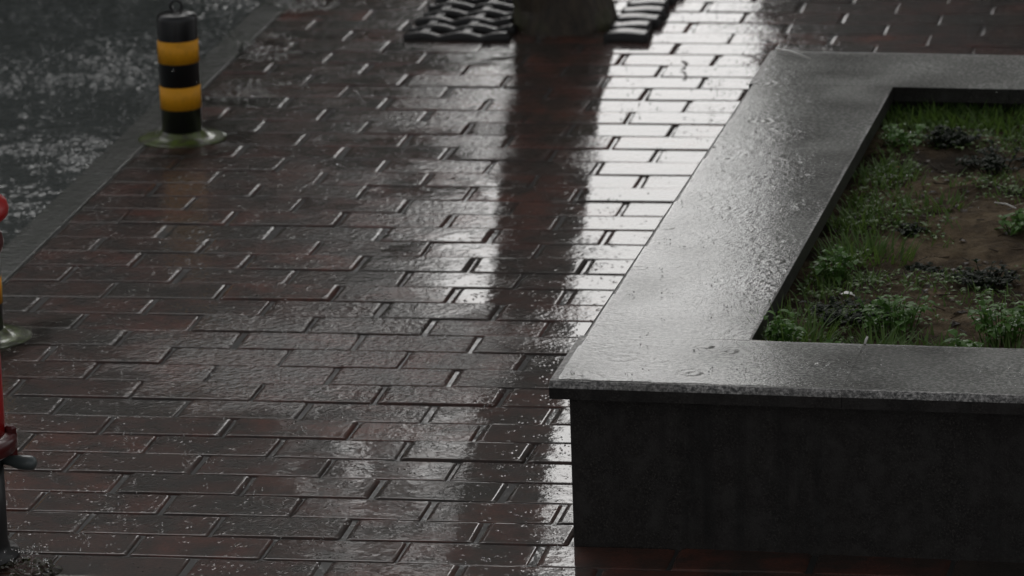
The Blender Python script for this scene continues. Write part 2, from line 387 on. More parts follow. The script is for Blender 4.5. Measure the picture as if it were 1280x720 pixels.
def brick_mesh(w, var):
    k = (round(w, 3), var)
    if k not in _bm:
        _bm[k] = mesh('brick', *brick_geo(w - JT, H - 0.0040, hash(k) & 0xffff, wear=WEAR[var]), smooth=True); _bm[k].materials.append(M_BRICK)
    return _bm[k]
WALLX = 1.312
spots = []
for r in range(-66, 44):
    yc = -r * H
    if yc > 7.7 or yc < -5: continue
    sh = 0.0 if r % 2 == 0 else 0.5
    for c in range(-2, 22):
        x0, x1 = (c + sh) * S, (c + sh + 1) * S
        x0 = max(x0, PX0)
        if x1 - x0 < 0.03 or x0 > 4.4: continue
        if -2.12 < yc + H / 2 and yc - H / 2 < 0.34 and x0 < 1.5:       # cut along the planter wall
            if x0 > WALLX - 0.03: continue
            x1 = min(x1, WALLX)
        elif -2.12 < yc + H / 2 and yc - H / 2 < 0.30 and x0 >= 1.5: continue
        spots.append((x0, x1, yc))
near, far = [], []
for x0, x1, yc in spots:
    pts = [cam_px((x, y, 0)) for x in (x0, x1) for y in (yc - H / 2, yc + H / 2)]
    u0, u1 = min(p[0] for p in pts), max(p[0] for p in pts); v0, v1 = min(p[1] for p in pts), max(p[1] for p in pts)
    xc = (x0 + x1) / 2
    hidden = (x0 > 1.33 and yc < -2.1 and False)
    if u1 > -4 and u0 < 1284 and v1 > -4 and v0 < 724: near.append((x0, x1, yc, (min(u1, 1280) - max(u0, 0)) * (min(v1, 720) - max(v0, 0))))
    else: far.append((x0, x1, yc))
near.sort(key=lambda q: -q[3])
if len(near) > 300: far += [q[:3] for q in near[300:]]; near = near[:300]
for x0, x1, yc, _ in near:
    o = link('brick', brick_mesh(x1 - x0, random.choice((7, 7, 0)) if (x0 > .93 and yc > .9) else random.randrange(7)), parent=pavement)
    o.location = ((x0 + x1) / 2 + random.gauss(0, .0013), yc + random.gauss(0, .0010), random.gauss(0, .0009))
    o.rotation_euler = (random.gauss(0, .0030), random.gauss(0, .0026), random.gauss(0, .0050))
parts = []
for x0, x1, yc in far:
    V, Fc = brick_geo(x1 - x0 - JT, H - JT, 5, True)
    dx, dy, dz = (x0 + x1) / 2 + random.gauss(0, .001), yc, random.gauss(0, .0008)
    parts.append(([(a + dx, b + dy, c + dz) for a, b, c in V], Fc))
link('brick', mesh('brick_field', *join(parts)), M_BRICK_FAR, pavement, kind='stuff')

# shallow puddles lying over the bricks
def blob_mask(blobs, seed, thr=1.0):
    def f(X, Y):
        v = np.zeros_like(X)
        for bx, by, rx, ry in blobs: v = np.maximum(v, 1.6 - np.hypot((X - bx) / rx, (Y - by) / ry))
        return (v + 0.28 * lowfreq(X, Y, 26, seed) + 0.16 * lowfreq(X, Y, 75, seed + 1) - thr + 0.25) / 0.5
    return f
def puddle(x0, x1, y0, y1, blobs, n, seed, amp):
    return link('puddle', grid_sheet('puddle', x0, x1, y0, y1, 0.0045,
        lambda X, Y: 0.0032 + ripple_field(X, Y, n, x0, x1, y0, y1, amp, seed, 0.035), blob_mask(blobs, seed)), M_PUDDLE, kind='structure')
puddle(-0.188, 0.32, 0.93, 2.30, [(-0.06, 1.58, .12, .22), (0.0, 1.10, .13, .17), (-0.06, 2.1, .13, .2)], 800, 21, 0.0017)
puddle(-0.11, 0.16, 0.46, 0.92, [(-0.03, 0.68, .16, .20)], 90, 24, 0.0005)
puddle(-0.11, 0.16, -1.16, -0.72, [(-0.03, -0.945, .16, .20)], 90, 25, 0.0005)
puddle(0.25, 0.62, 1.28, 1.66, [(0.48, 1.50, .10, .12)], 60, 23, 0.0004)

# ------------------------------------------------------------------ raised granite planter (built slightly out of square, as in the photo)
PA = Vector((1.290, -2.162, 0)); EX = Vector((1, -0.045, 0)); EY = Vector((0.0137, 1, 0))
TOP = 0.295
def pw(x, y, z=0.0): return PA + EX * x + EY * y + Vector((0, 0, z))
planter = empty('planter', PA)
tag(planter, 'raised grey granite planter box with overhanging wet coping slabs, full of weeds', 'planter')
def skew(v): return Vector((v.x + 0.0137 * v.y, v.y - 0.045 * v.x, v.z))
def pbox(name, x0, x1, y0, y1, z0, z1, b, m, seg=2):
    me = bevel_box_mesh(name, x0, x1, y0, y1, z0, z1, b, seg, skew); me.materials.append(m)
    return link(name, me, parent=planter)
PL, PD = 2.9, 2.483
T0 = TOP - 0.030
J = 0.0007
def coping(a, b, c0, c1, z1, outer, along='x'):
    """slab from a to b along its run, c0..c1 across it; the outer long arris is rounded"""
    rd = 0.0095; arc = [(rd + .0012, z1), (rd * .96, z1 - .0003), (rd * .5, z1 - rd * .42), (.0008, z1 - rd * .95), (0, z1 - rd - .0012)]
    sec = [(c1, T0), (c1, z1 - .001), (c1 - .001, z1)] + [(c0 + u, z) for u, z in arc] + [(c0, T0)]
    if outer == 'hi': sec = [(c0 + c1 - u, z) for u, z in sec]
    k = len(sec); V, Fc = [], []
    for q in (a, b): V += [skew(Vector((q, u, z))) if along == 'x' else skew(Vector((u, q, z))) for u, z in sec]
    for i in range(k): j = (i + 1) % k; Fc.append((i, j, k + j, k + i))
    Fc += [tuple(range(k - 1, -1, -1)), tuple(range(k, 2 * k))]
    me = mesh('coping_slab', V, Fc); bm = bmesh.new(); bm.from_mesh(me); bmesh.ops.recalc_face_normals(bm, faces=bm.faces); bm.to_mesh(me); bm.free()
    me.materials.append(M_GRANITE); me.materials.append(M_GRANITE_WALL_SHADE)
    for p in me.polygons: p.material_index = int(abs(p.normal.z) < .35 or p.normal.z < 0)  # sides and underside darker than the top: shade put into the colour
    return link('coping_slab', me, parent=planter)
# coping: front run, left run, back run, right run
fx = [0, 0.490, 1.25, 2.05, PL]
for a, b in zip(fx[:-1], fx[1:]): coping(a + (J if a else 0) * .5, b - J * .5, 0, 0.285, TOP + random.uniform(-.0003, .0003), 'lo')
coping(0.285 + J * .3, 2.168 - J * .3, 0, 0.296, TOP - 0.0002, 'lo', 'y')
bx = [0, 0.53, 1.3, 2.1, PL]
for a, b in zip(bx[:-1], bx[1:]): coping(a + (J if a else 0) * .5, b - J * .5, 2.168, PD, TOP + random.uniform(-.0003, .0003), 'hi')
coping(0.285 + J, 2.168 - J, PL - 0.296, PL, TOP, 'hi', 'y')
# walls, one facing panel per side of each run
WO, WT = 0.026, 0.22
for a, b in ((WO, 0.98), (0.98, 1.94), (1.94, PL - WO)): pbox('wall_panel', a + (0.0008 if a > WO else 0), b - 0.0008, 0.040, 0.040 + WT, -0.05, T0 - 0.0015, 0.002, M_GRANITE_WALL_SHADE, 1)
pbox('wall_panel', WO, WO + WT, 0.0405 + WT, 2.21, -0.05, T0 - 0.0015, 0.002, M_GRANITE_WALL_SHADE, 1)
pbox('wall_panel', WO, PL - WO, 2.212, PD - 0.04, -0.05, T0 - 0.0015, 0.002, M_GRANITE_WALL_SHADE, 1)
pbox('wall_panel', PL - WO - WT, PL - WO, 0.0405 + WT, 2.21, -0.05, T0 - 0.0015, 0.002, M_GRANITE_WALL_SHADE, 1)

def slab_water():
    x0, x1, y0, y1 = PA.x, PA.x + 1.0, PA.y - .06, PA.y + 2.48
    def mk(X, Y):
        ly = (Y - PA.y + 0.045 * (X - PA.x)); lx = (X - PA.x) - 0.0137 * ly
        on_left = (lx > .0105) & (lx < .2945) & (ly > .0105) & (ly < 2.2); on_front = (lx > .0105) & (ly > .0105) & (ly < .2835)
        on_front |= (lx > .0105) & (ly > 2.1) & (ly < 2.470)
        wet = 0.98 - 0.25 * np.clip((lx - .16) / .12, 0, 1) + 0.12 * lowfreq(X, Y, 9, 77) + 0.10 * lowfreq(X, Y, 40, 78) + 0.02 - 1.1 * np.clip(lx - .26, 0, .5) - 0.40 * np.clip((ly - 1.5) / .6, 0, 1)
        return np.where(on_left | on_front, np.clip(wet, 0.02, 1), -1)
    link('water_film', grid_sheet('water_film', x0, x1, y0, y1, 0.0045, lambda X, Y: TOP + .0016 + ripple_field(X, Y, 85, x0, x1, y0, y1, 0.00042, 79, 0.02), mk), M_FILM, kind='structure')
slab_water()

# soil
SOILZ = 0.236
def soil_h(x, y):
    n = mnoise.fractal(Vector((x * 3.1, y * 3.1, 1.7)), 0.8, 2.0, 4) * 0.020 + mnoise.noise(Vector((x * 16, y * 16, 4.0))) * 0.006 + mnoise.fractal(Vector((x * 38, y * 38, 2.0)), 0.8, 2.0, 3) * 0.0045
    return SOILZ + n
sx0, sx1, sy0, sy1 = 0.25, PL - 0.25, 0.255, 2.22
nx, ny = 300, 220
V, Fc = [], []
for j in range(ny):
    for i in range(nx):
        p = pw(sx0 + (sx1 - sx0) * i / (nx - 1), sy0 + (sy1 - sy0) * j / (ny - 1)); V.append((p.x, p.y, soil_h(p.x, p.y)))
for j in range(ny - 1):
    for i in range(nx - 1): k = j * nx + i; Fc.append((k, k + 1, k + nx + 1, k + nx))
link('soil', mesh('soil', V, Fc, True), M_SOIL, kind='structure')

# ------------------------------------------------------------------ plants in the planter
def blade(p, az, h, w, lean, curl, seg=4):
    V, Fc = [], []
    d = Vector((math.cos(az), math.sin(az), 0)); s = Vector((-d.y, d.x, 0))
    for i in range(seg + 1):
        t = i / seg
        c = Vector(p) + d * (lean * t + curl * t * t) + Vector((0, 0, h * (t - 0.35 * (curl / max(h, .01)) * t * t)))
        ww = w * (1 - t) ** 0.7
        if i < seg: V += [c - s * ww, c + s * ww]
        else: V.append(c)
    for i in range(seg - 1): Fc.append((2 * i, 2 * i + 1, 2 * i + 3, 2 * i + 2))
    Fc.append((2 * seg - 2, 2 * seg - 1, 2 * seg)); return V, Fc
def leaf(p, az, ln, wd, up, fold=0.25):
    d = Vector((math.cos(az) * math.cos(up), math.sin(az) * math.cos(up), math.sin(up))); s = Vector((-math.sin(az), math.cos(az), 0)); n = s.cross(d) * -1
    p = Vector(p); V = [p]
    for t, wf, dr in ((0.3, 0.9, 0.02), (0.65, 0.8, -0.03)):
        c = p + d * (ln * t) - Vector((0, 0, 1)) * (ln * 0.35 * t * t)
        V += [c - s * (wd * wf) + n * (fold * wd), c, c + s * (wd * wf) + n * (fold * wd)]
    V.append(p + d * ln - Vector((0, 0, ln * 0.4)))
    return V, [(0, 2, 1), (0, 3, 2), (1, 2, 5, 4), (2, 3, 6, 5), (4, 5, 7), (5, 6, 7)]
def grass_tuft(x, y, n, h, spread, label, seed):
    r = random.Random(seed); z = soil_h(x, y) - 0.004; parts = []
    for _ in range(int(n * 3.0)):
        a = r.uniform(0, 2 * PI); q = 1.35 * spread * math.sqrt(r.random())
        hh = h * 0.72 * r.uniform(0.35, 1.1)
        parts.append(blade((q * math.cos(a), q * math.sin(a), 0), a + r.uniform(-1, 1), hh, r.uniform(.0014, .0032), hh * r.uniform(0.1, 0.55), hh * r.uniform(0.05, 0.7)))
    o = link('grass_tuft', mesh('grass_tuft', *join(parts)), M_GRASS); o.location = (x, y, z)
    return tag(o, label, 'grass tuft', 'grass tufts in the planter')
def weed(x, y, n, h, spread, label, seed, mat=None, name='weed', ls=(0.012, 0.030), cat='weed', group='broad leaved weeds in the planter'):
    r = random.Random(seed); z = soil_h(x, y) - 0.004
    root = empty(name, (x, y, z)); tag(root, label, cat, group)
    st, lv = [], []
    for _ in range(int(n * 1.5)):
        a = r.uniform(0, 2 * PI); q = spread * math.sqrt(r.random()) ; hh = h * r.uniform(0.45, 1.0)
        b = Vector((q * 0.55 * math.cos(a), q * 0.55 * math.sin(a), 0)); t = Vector((q * math.cos(a), q * math.sin(a), hh)); mid = (b + t) / 2 + Vector((0, 0, hh * .12))
        st.append(tube([b, mid, t], [0.0012, 0.001, 0.0006], 5))
        for k in range(r.randint(4, 7)):
            f = r.uniform(0.3, 1.0); ln = r.uniform(*ls)
            p = b.lerp(t, f) + Vector((0, 0, hh * .12 * (1 - abs(2 * f - 1))))
            lv.append(leaf(p, r.uniform(0, 2 * PI), ln, ln * r.uniform(.22, .36), r.uniform(0.0, 0.9)))
    link('stem', mesh('stem', *join(st), smooth=True), mat or M_WEED, root, kind='stuff')
    link('foliage', mesh('foliage', *join(lv)), mat or M_WEED, root, kind='stuff')
    return root
weed(1.625, -1.80, 16, 0.085, 0.035, 'light green weed overhanging the slab at the near left corner of the soil', 1)
grass_tuft(1.648, -1.765, 40, 0.115, 0.045, 'tall bent grass tuft beside the near left soil corner', 2)
weed(1.725, -1.835, 10, 0.045, 0.035, 'small low weed against the front slab near the white scrap', 3)
grass_tuft(1.79, -1.80, 34, 0.085, 0.035, 'spiky grass tuft leaning at the slab joint of the front rim', 4)
weed(1.80, -1.63, 22, 0.075, 0.065, 'leafy bright green weed clump behind the front slab joint', 5)
weed(1.99, -1.66, 24, 0.085, 0.070, 'dense green weed mass at the right end of the front row', 6)
grass_tuft(2.01, -1.80, 60, 0.070, 0.080, 'short dense grass tuft against the front slab at the right', 7)
grass_tuft(1.845, -1.76, 40, 0.060, 0.060, 'low sprawling grass tuft beside the orange dead leaf', 8)
weed(1.94, -1.80, 8, 0.050, 0.045, 'weed with rounded leaves behind the orange dead leaf', 9, ls=(0.022, 0.036))
weed(1.655, -1.26, 14, 0.070, 0.040, 'green weed rising along the left inner edge, nearest the middle', 10)
grass_tuft(1.69, -1.08, 60, 0.070, 0.065, 'fine grass tuft beside the left inner edge and the bare soil', 11)
grass_tuft(1.645, -0.86, 40, 0.060, 0.050, 'thin grass tuft along the left inner edge halfway back', 12)
grass_tuft(1.655, -0.52, 36, 0.060, 0.055, 'yellowish thin grass tuft beside the pale pebbles', 13)
weed(1.66, -0.26, 10, 0.045, 0.05, 'small weed at the left inner edge behind the pebbles', 14)
grass_tuft(1.69, -0.03, 90, 0.075, 0.075, 'tall grass tuft in the far left corner of the soil', 15)
grass_tuft(1.78, -0.05, 90, 0.070, 0.075, 'bright grass tuft along the far rim, second from the corner', 16)
grass_tuft(1.90, -0.08, 80, 0.060, 0.085, 'dull grass tuft along the far rim beside the slab joint', 17)
grass_tuft(1.79, -0.75, 26, 0.050, 0.045, 'sparse grass tuft on the bare brown soil', 18)
weed(1.955, -0.93, 8, 0.040, 0.035, 'little yellow green weed beside the pale stick', 19)
for i, (x, y, n, h, s, lb) in enumerate([
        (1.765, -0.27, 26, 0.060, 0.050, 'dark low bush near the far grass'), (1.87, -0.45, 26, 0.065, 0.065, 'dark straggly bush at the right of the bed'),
        (1.72, -1.56, 30, 0.040, 0.065, 'blackish low weed mat behind the near left grass'), (1.93, -1.30, 24, 0.050, 0.050, 'dark bush beside the bare brown soil'),
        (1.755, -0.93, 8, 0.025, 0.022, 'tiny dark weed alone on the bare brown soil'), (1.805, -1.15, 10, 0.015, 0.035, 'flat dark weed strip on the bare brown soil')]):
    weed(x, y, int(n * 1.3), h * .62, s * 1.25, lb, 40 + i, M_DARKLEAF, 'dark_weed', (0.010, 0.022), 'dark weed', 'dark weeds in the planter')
# thin ground cover between the plants
parts = []; rr = random.Random(99)
for _ in range(26000):
    lx, ly = rr.uniform(0.297, 1.3), rr.uniform(0.287, 2.165); p = pw(lx, ly)
    edge = max(1 - (lx - .297) / .16, 1 - (ly - .287) / .22, 1 - (2.165 - ly) / .42, 0)      # thick along the rims, thin over the bare middle
    if mnoise.noise(Vector((p.x * 6, p.y * 4.4, 9.1))) + 0.75 * edge - 0.20 < rr.uniform(-.25, .25): continue
    hh = rr.uniform(.008, .030) * (1 + .5 * edge)
    if rr.random() < .6: parts.append(blade((p.x, p.y, soil_h(p.x, p.y) - .003), rr.uniform(0, 6.28), hh, rr.uniform(.0011, .0024), hh * .5, hh * rr.uniform(.1, .6), 3))
    else: parts.append(leaf((p.x, p.y, soil_h(p.x, p.y) + rr.uniform(0, .012)), rr.uniform(0, 6.28), rr.uniform(.008, .018), rr.uniform(.003, .006), rr.uniform(0, .6)))
link('ground_cover', mesh('ground_cover', *join(parts)), M_GRASS, kind='stuff')
parts = []
for _ in range(900):
    lx, ly = rr.uniform(0.30, 1.2), rr.uniform(0.29, 2.1); p = pw(lx, ly); z = soil_h(p.x, p.y) + .002; a = rr.uniform(0, 6.28)
    if rr.random() < .45:
        q = rr.uniform(.01, .035); parts.append(tube([(p.x, p.y, z), (p.x + q * math.cos(a), p.y + q * math.sin(a), z + rr.uniform(0, .006))], [.0012, .0007], 4))
    else: parts.append(leaf((p.x, p.y, z), a, rr.uniform(.010, .024), rr.uniform(.004, .008), rr.uniform(-.05, .4)))
link('leaf_litter', mesh('leaf_litter', *join(parts)), leaf_mat('brown_litter', (0.020, 0.014, 0.009), (0.085, 0.055, 0.030), 0.16), kind='stuff')
# litter
def pebble(x, y, r, label, z=None):
    bm = bmesh.new(); bmesh.ops.create_icosphere(bm, subdivisions=2, radius=r)
    for v in bm.verts: v.co = Vector((v.co.x * 1.2, v.co.y * .9, v.co.z * .65)) * (1 + .22 * mnoise.noise(v.co * 90 + Vector((x * 50, y, 0))))
    me = bpy.data.meshes.new('pebble'); bm.to_mesh(me); bm.free()
    me.polygons.foreach_set('use_smooth', [True] * len(me.polygons))
    o = link('pebble', me, M_PEBBLE); o.location = (x, y, (soil_h(x, y) if z is None else z) + r * .35); return tag(o, label, 'pebble', 'pale pebbles on the soil')
pebble(1.652, -0.37, .0075, 'pale wet pebble farthest back near the left inner edge')
pebble(1.668, -0.50, .0095, 'pale wet pebble in front of the red petal'); pebble(1.655, -0.485, .006, 'small pale pebble touching the larger one')
pebble(1.70, -0.50, .006, 'small pale pebble alone beside the grass'); pebble(1.915, -1.80, .0075, 'grey pebble beside the orange dead leaf')
def flat_leaf(name, x, y, z, ln, wd, az, m, label, cat, up=0.15):
    V, Fc = leaf((0, 0, 0), az, ln, wd, up); V2 = [Vector(v) - Vector((0, 0, .0007)) for v in V]
    n = len(V); me = mesh(name, V + V2, list(Fc) + [tuple(i + n for i in reversed(f)) for f in Fc])
    o = link(name, me, m); o.location = (x, y, z); return tag(o, label, cat)
flat_leaf('fallen_petal', 1.668, -0.44, soil_h(1.668, -.44) + .006, .018, .006, 0.4, M_REDBIT, 'small red petal lying behind the pale pebbles', 'petal')
flat_leaf('fallen_petal', 1.845, -0.58, soil_h(1.845, -.58) + .006, .020, .006, 2.9, M_REDBIT, 'red petal lying by the dark bush at right', 'petal')
flat_leaf('dead_leaf', 1.892, -1.83, soil_h(1.892, -1.83) + .008, .045, .009, 1.5, M_DRYLEAF, 'orange brown dead leaf standing among weeds by the front slab', 'leaf', 0.9)
flat_leaf('white_scrap', 1.685, -1.43, soil_h(1.685, -1.43) + .012, .030, .010, 0.1, M_STRAW, 'white scrap lying on the dark weed mat', 'scrap')
flat_leaf('white_scrap', 1.742, -1.86, soil_h(1.742, -1.86) + .010, .022, .008, 0.2, M_STRAW, 'pale scrap lying against the front slab', 'scrap')
V, Fc = tube([(0, 0, 0), (.03, .02, .004), (.055, .035, .002)], .0016, 6)
o = link('twig', mesh('twig', V, Fc, True), M_STRAW); o.location = (1.895, -.78, soil_h(1.9, -.77) + .012); o.rotation_euler = (0, 0, -1.4); tag(o, 'pale stick lying on the soil at the right of the bed', 'twig')
V, Fc = tube([(1.3365, .297, TOP + .005), (1.376, .262, TOP + .0075), (1.418, .213, TOP + .006)], [.0024, .0027, .0022], 8)
tag(link('straw', mesh('straw', V, Fc, True), M_STRAW), 'thin white straw lying on the far left corner of the granite rim', 'straw')
V, Fc = tube([(1.785, -1.905, TOP + .001), (1.787, -1.90, TOP + .008), (1.789, -1.897, TOP + .012)], [.002, .0024, .0016], 8)
tag(link('petal_scrap', mesh('petal_scrap', V, Fc, True), M_STRAW), 'tiny white petal stuck in the front slab joint', 'petal')

# ------------------------------------------------------------------ bollards
def bollard(x, y, label):
    root = empty('bollard', (x, y, 0)); tag(root, label, 'bollard', 'striped bollards along the kerb')
    r = 0.0445
    zs = [0.022, 0.075, 0.128, 0.180, 0.232, 0.285]
    def band(name, z0, z1, m, rr):
        V, Fc = lathe([(rr, z0), (rr, z1)], 44); o = link(name, mesh(name, V, Fc), m, root)
        o.data.polygons.foreach_set('use_smooth', [len(p.vertices) == 4 for p in o.data.polygons]); return o
    V, Fc = lathe([(r, 0.018), (r, 0.270), (r - .0015, 0.2755), (r - .005, 0.2790), (r - .011, .2815), (r - .022, .2840), (0.008, 0.2860)], 44)
    post = link('post', mesh('post', V, Fc), M_BLACKP, root); post.data.polygons.foreach_set('use_smooth', [len(p.vertices) == 4 for p in post.data.polygons])
    band('stripe', 0.070, 0.121, M_YELLOW, r + .0007); band('stripe', 0.1735, 0.224, M_YELLOW, r + .0007)
    t = [(0.0125 * math.sin(a), 0, 0.297 - 0.0125 * math.cos(a)) for a in np.linspace(0, 2 * PI, 25)]
    V, Fc = tube(t, 0.0032, 8); ring = link('lifting_ring', mesh('lifting_ring', V, Fc, True), M_BLACKP, root); ring.rotation_euler = (0, 0, 0.2)
    V, Fc = lathe([(0.098, 0.0), (0.098, 0.0012), (0.090, 0.0020), (0.075, 0.0034), (0.058, 0.0062), (0.050, 0.0120), (0.046, 0.018)], 48)
    base = link('base_plate', mesh('base_plate', V, Fc, True), M_BASEPLATE, root)
    return root
bollard(-0.045, 0.689, 'black and amber striped bollard with a ring on top, standing whole by the road')
bollard(-0.046, -0.938, 'black and amber striped bollard half behind the red hydrant at the picture edge')

# ------------------------------------------------------------------ hydrant
hyd = empty('fire_hydrant', (0.291, -2.278, 0)); tag(hyd, 'red fire hydrant on a black iron pipe, cut off by the left picture edge', 'fire hydrant')
def part_l(name, prof, m, parent=hyd, n=48):
    V, Fc = lathe(prof, n); o = link(name, mesh(name, V, Fc), m, parent); o.data.polygons.foreach_set('use_smooth', [len(p.vertices) == 4 for p in o.data.polygons]); return o
part_l('standpipe', [(0.105, 0), (0.105, .008), (.090, .012), (.0865, .03), (.0865, .19)], M_BLKPIPE)
fl = part_l('flange', [(.088, .184), (.108, .187), (.112, .191), (.112, .211), (.108, .215), (.096, .219)], M_DKRED)
for k in range(8):
    a = k * PI / 4 + .2; V, Fc = lathe([(0.010, 0.176), (0.010, 0.224), (.006, .228)], 6, 0.1015 * math.cos(a), 0.1015 * math.sin(a)); link('bolt', mesh('bolt', V, Fc), M_DKRED, fl)
part_l('barrel', [(.093, .216), (.0925, .26), (.092, .34), (.090, .40), (.083, .44), (.078, .50), (.080, .522)], M_RED)
part_l('collar', [(.080, .518), (.098, .524), (.106, .532), (.109, .545), (.106, .558), (.097, .566), (.080, .572)], M_DKRED)
part_l('bonnet', [(.082, .570), (.086, .580), (.110, .585), (.118, .592), (.120, .602), (.117, .613), (.106, .622), (.088, .650), (.055, .675), (.022, .684), (.021, .715), (.014, .718)], M_RED)
V, Fc = tube([(0.075, .02, .171), (.10, .012, .169), (.116, .008, .168), (.134, .002, .169), (.143, 0, .169), (.147, 0, .169)], [.009, .009, .0125, .013, .011, .005], 16)
vs = link('drain_valve', mesh('drain_valve', V, Fc, True), M_STEEL, hyd)
for s, zz in ((-1, .33), ):
    V, Fc = tube([(-.085, 0, zz), (-.125, 0, zz), (-.126, 0, zz), (-.150, 0, zz), (-.158, 0, zz)], [.034, .034, .042, .042, .030], 24); link('outlet_nozzle', mesh('outlet_nozzle', V, Fc), M_DKRED, hyd)
# rotting leaves washed against the hydrant foot
parts = []; rr = random.Random(5)
for _ in range(70):
    a, q = rr.uniform(0, 6.28), math.sqrt(rr.random()); h = .009 * (1 - q) 
    parts.append(leaf((q * .060 * math.cos(a), q * .075 * math.sin(a), h + .002), rr.uniform(0, 6.28), rr.uniform(.010, .022), rr.uniform(.004, .008), rr.uniform(-.1, .25)))
lp = link('leaf_pile', mesh('leaf_pile', *join(parts)), leaf_mat('rotting_leaves', (0.030, 0.026, 0.014), (0.060, 0.050, 0.025))); lp.location = (0.420, -2.352, 0.001); lp['kind'] = 'stuff'
tag(lp, 'small heap of dark rotting leaves on bricks by the hydrant foot', 'leaf heap')

# curled dark leaf on the bright bricks
V, Fc = tube([(0, 0, .003), (.010, 0, .006), (.013, .003, .014), (.008, .004, .020), (.001, .003, .021)], [.0012, .003, .0035, .003, .001], 8)
o = link('curled_leaf', mesh('curled_leaf', V, Fc, True), M_TWIG); o.location = (.962, 1.385, 0); tag(o, 'curled dark leaf lying on the bright wet bricks near the planter corner', 'leaf')

# ------------------------------------------------------------------ tree grate and street tree
grate = empty('tree_grate', (0.54, 1.955, 0)); tag(grate, 'black ribbed rubber tree grate in wavy bars round the trunk foot', 'tree grate')
GX0, GX1, GY0 = 0.252, 0.838, 1.668
def wavy_bar(x0, x1, y, d, seed):
    """a low ribbed bar with a rolled, wavy top, running along x"""
    r = random.Random(seed); n = max(8, int((x1 - x0) / .009)); prof = [(-.5, 0), (-.5, .45), (-.46, .80), (-.36, .97), (-.2, 1.0), (.0, .80), (.2, .52), (.42, .30), (.5, .12), (.5, 0)] if x0 < .5 else [(-.5, 0), (-.5, .60), (-.45, .88), (-.36, 1.0), (-.1, 1.0), (.15, 1.0), (.36, 1.0), (.45, .88), (.5, .60), (.5, 0)]
    V, Fc = [], []; ph = r.uniform(-.45, .45)
    for i in range(n + 1):
        x = x0 + (x1 - x0) * i / n
        wv = abs(math.sin(PI * (x - GX0) / .098 + ph)); hh = (.011 + .008 * wv ** .8) if x0 < .5 else (.020 + .002 * wv)
        for a, b in prof: V.append((x - .54, y + a * d + .010 * (wv - .5) - 1.955, b * hh))
    k = len(prof)
    for i in range(n):
        for j in range(k - 1): Fc.append((i * k + j, (i + 1) * k + j, (i + 1) * k + j + 1, i * k + j + 1))
    Fc.append(tuple(range(k))); Fc.append(tuple(n * k + j for j in range(k - 1, -1, -1)))
    return V, Fc
for i in range(7):
    y = GY0 + .034 + i * .083
    j = lambda: random.uniform(-.008, .008)
    for (a, b) in (((GX0 + j(), .505 - .02 * (i in (2, 3)), ), (.735, GX1 + j()))):
        V, Fc = wavy_bar(a, b, y, .062, i); me = mesh('rib', V, Fc, True); link('rib', me, M_RUBBER, grate)
for x in (GX0 + .045, GX0 + .145, .76, GX1 - .035):
    link('tie_bar', bevel_box_mesh('tie_bar', x - .54 - .012, x - .54 + .012, GY0 - 1.955 + .012, GY0 - 1.955 + .56, .001, .013, .003), M_RUBBER, grate)

tree = empty('street_tree', (0.612, 1.865, 0)); tag(tree, 'street tree trunk with mossy wet bark rising out of the rubber grate', 'tree')
def trunk_mesh(path, rad, n=26, rough=0.17):
    V, Fc = tube(path, rad, n)
    for i, v in enumerate(V):
        c = Vector(path[i // n]); d = v - c
        V[i] = c + d * (1 + rough * mnoise.fractal(Vector((v.x * 9, v.y * 9, v.z * 3.0)), 0.9, 2, 3))
    return V, Fc
def smooth_path(pts, rads, n):
    P, Rr = [], []
    for i in range(n + 1):
        t = i / n * (len(pts) - 1); k = min(int(t), len(pts) - 2); f = t - k
        P.append(Vector(pts[k]).lerp(Vector(pts[k + 1]), f)); Rr.append(rads[k] * (1 - f) + rads[k + 1] * f)
    return P, Rr
P, Rr = smooth_path([(0, 0, -.02), (-.004, 0, .05), (-.04, 0, .25), (-.115, 0, .7), (-.24, .01, 1.5), (-.32, .0, 2.3), (-.36, .02, 2.9)], [.138, .119, .109, .106, .104, .098, .09], 60)
V, Fc = trunk_mesh(P, Rr, 32); link('trunk', mesh('trunk', V, Fc, True), M_BARK, tree)
limb_tips = []
for k in range(7):
    a = k * 2 * PI / 7 + .4; L = random.uniform(1.2, 1.8)
    pts = [(-.34, .02, 2.6 + .05 * k), (.35 * L * math.cos(a) - .2, .35 * L * math.sin(a), 4.3), (L * .8 * math.cos(a), L * .8 * math.sin(a), 6.0 + random.uniform(0, .6))]
    P, Rr = smooth_path(pts, [.055, .035, .012], 12); V, Fc = tube(P, Rr, 8); link('limb', mesh('limb', V, Fc, True), M_BARK, tree); limb_tips += P[5:]
def crown_mesh(blobs, n, ls, seed):
    r = random.Random(seed); V, Fc = [], []
    tot = sum(b[3] ** 2 for b in blobs)
    for (cx, cy, cz, rad) in blobs:
        for _ in range(int(n * rad ** 2 / tot)):
            d = Vector((r.gauss(0, 1), r.gauss(0, 1), r.gauss(0, .8))).normalized() * (rad * r.random() ** .45)
            c = Vector((cx, cy, cz)) + d; a = Vector((r.gauss(0, 1), r.gauss(0, 1), r.gauss(0, .6))).normalized(); b = a.cross(Vector((r.gauss(0, 1), r.gauss(0, 1), r.gauss(0, 1)))).normalized()
            s = ls * r.uniform(.6, 1.3); o = len(V)
            V += [c - a * s, c + b * s * .45, c + a * s, c - b * s * .45]; Fc.append((o, o + 1, o + 2, o + 3))
    return V, Fc
blobs = [(random.gauss(0, .8), random.gauss(0, .8), random.uniform(5.4, 7.6), random.uniform(.5, .85)) for _ in range(16)]
V, Fc = crown_mesh(blobs, 3400, .07, 3); link('crown', mesh('crown', V, Fc), M_TREELEAF, tree)

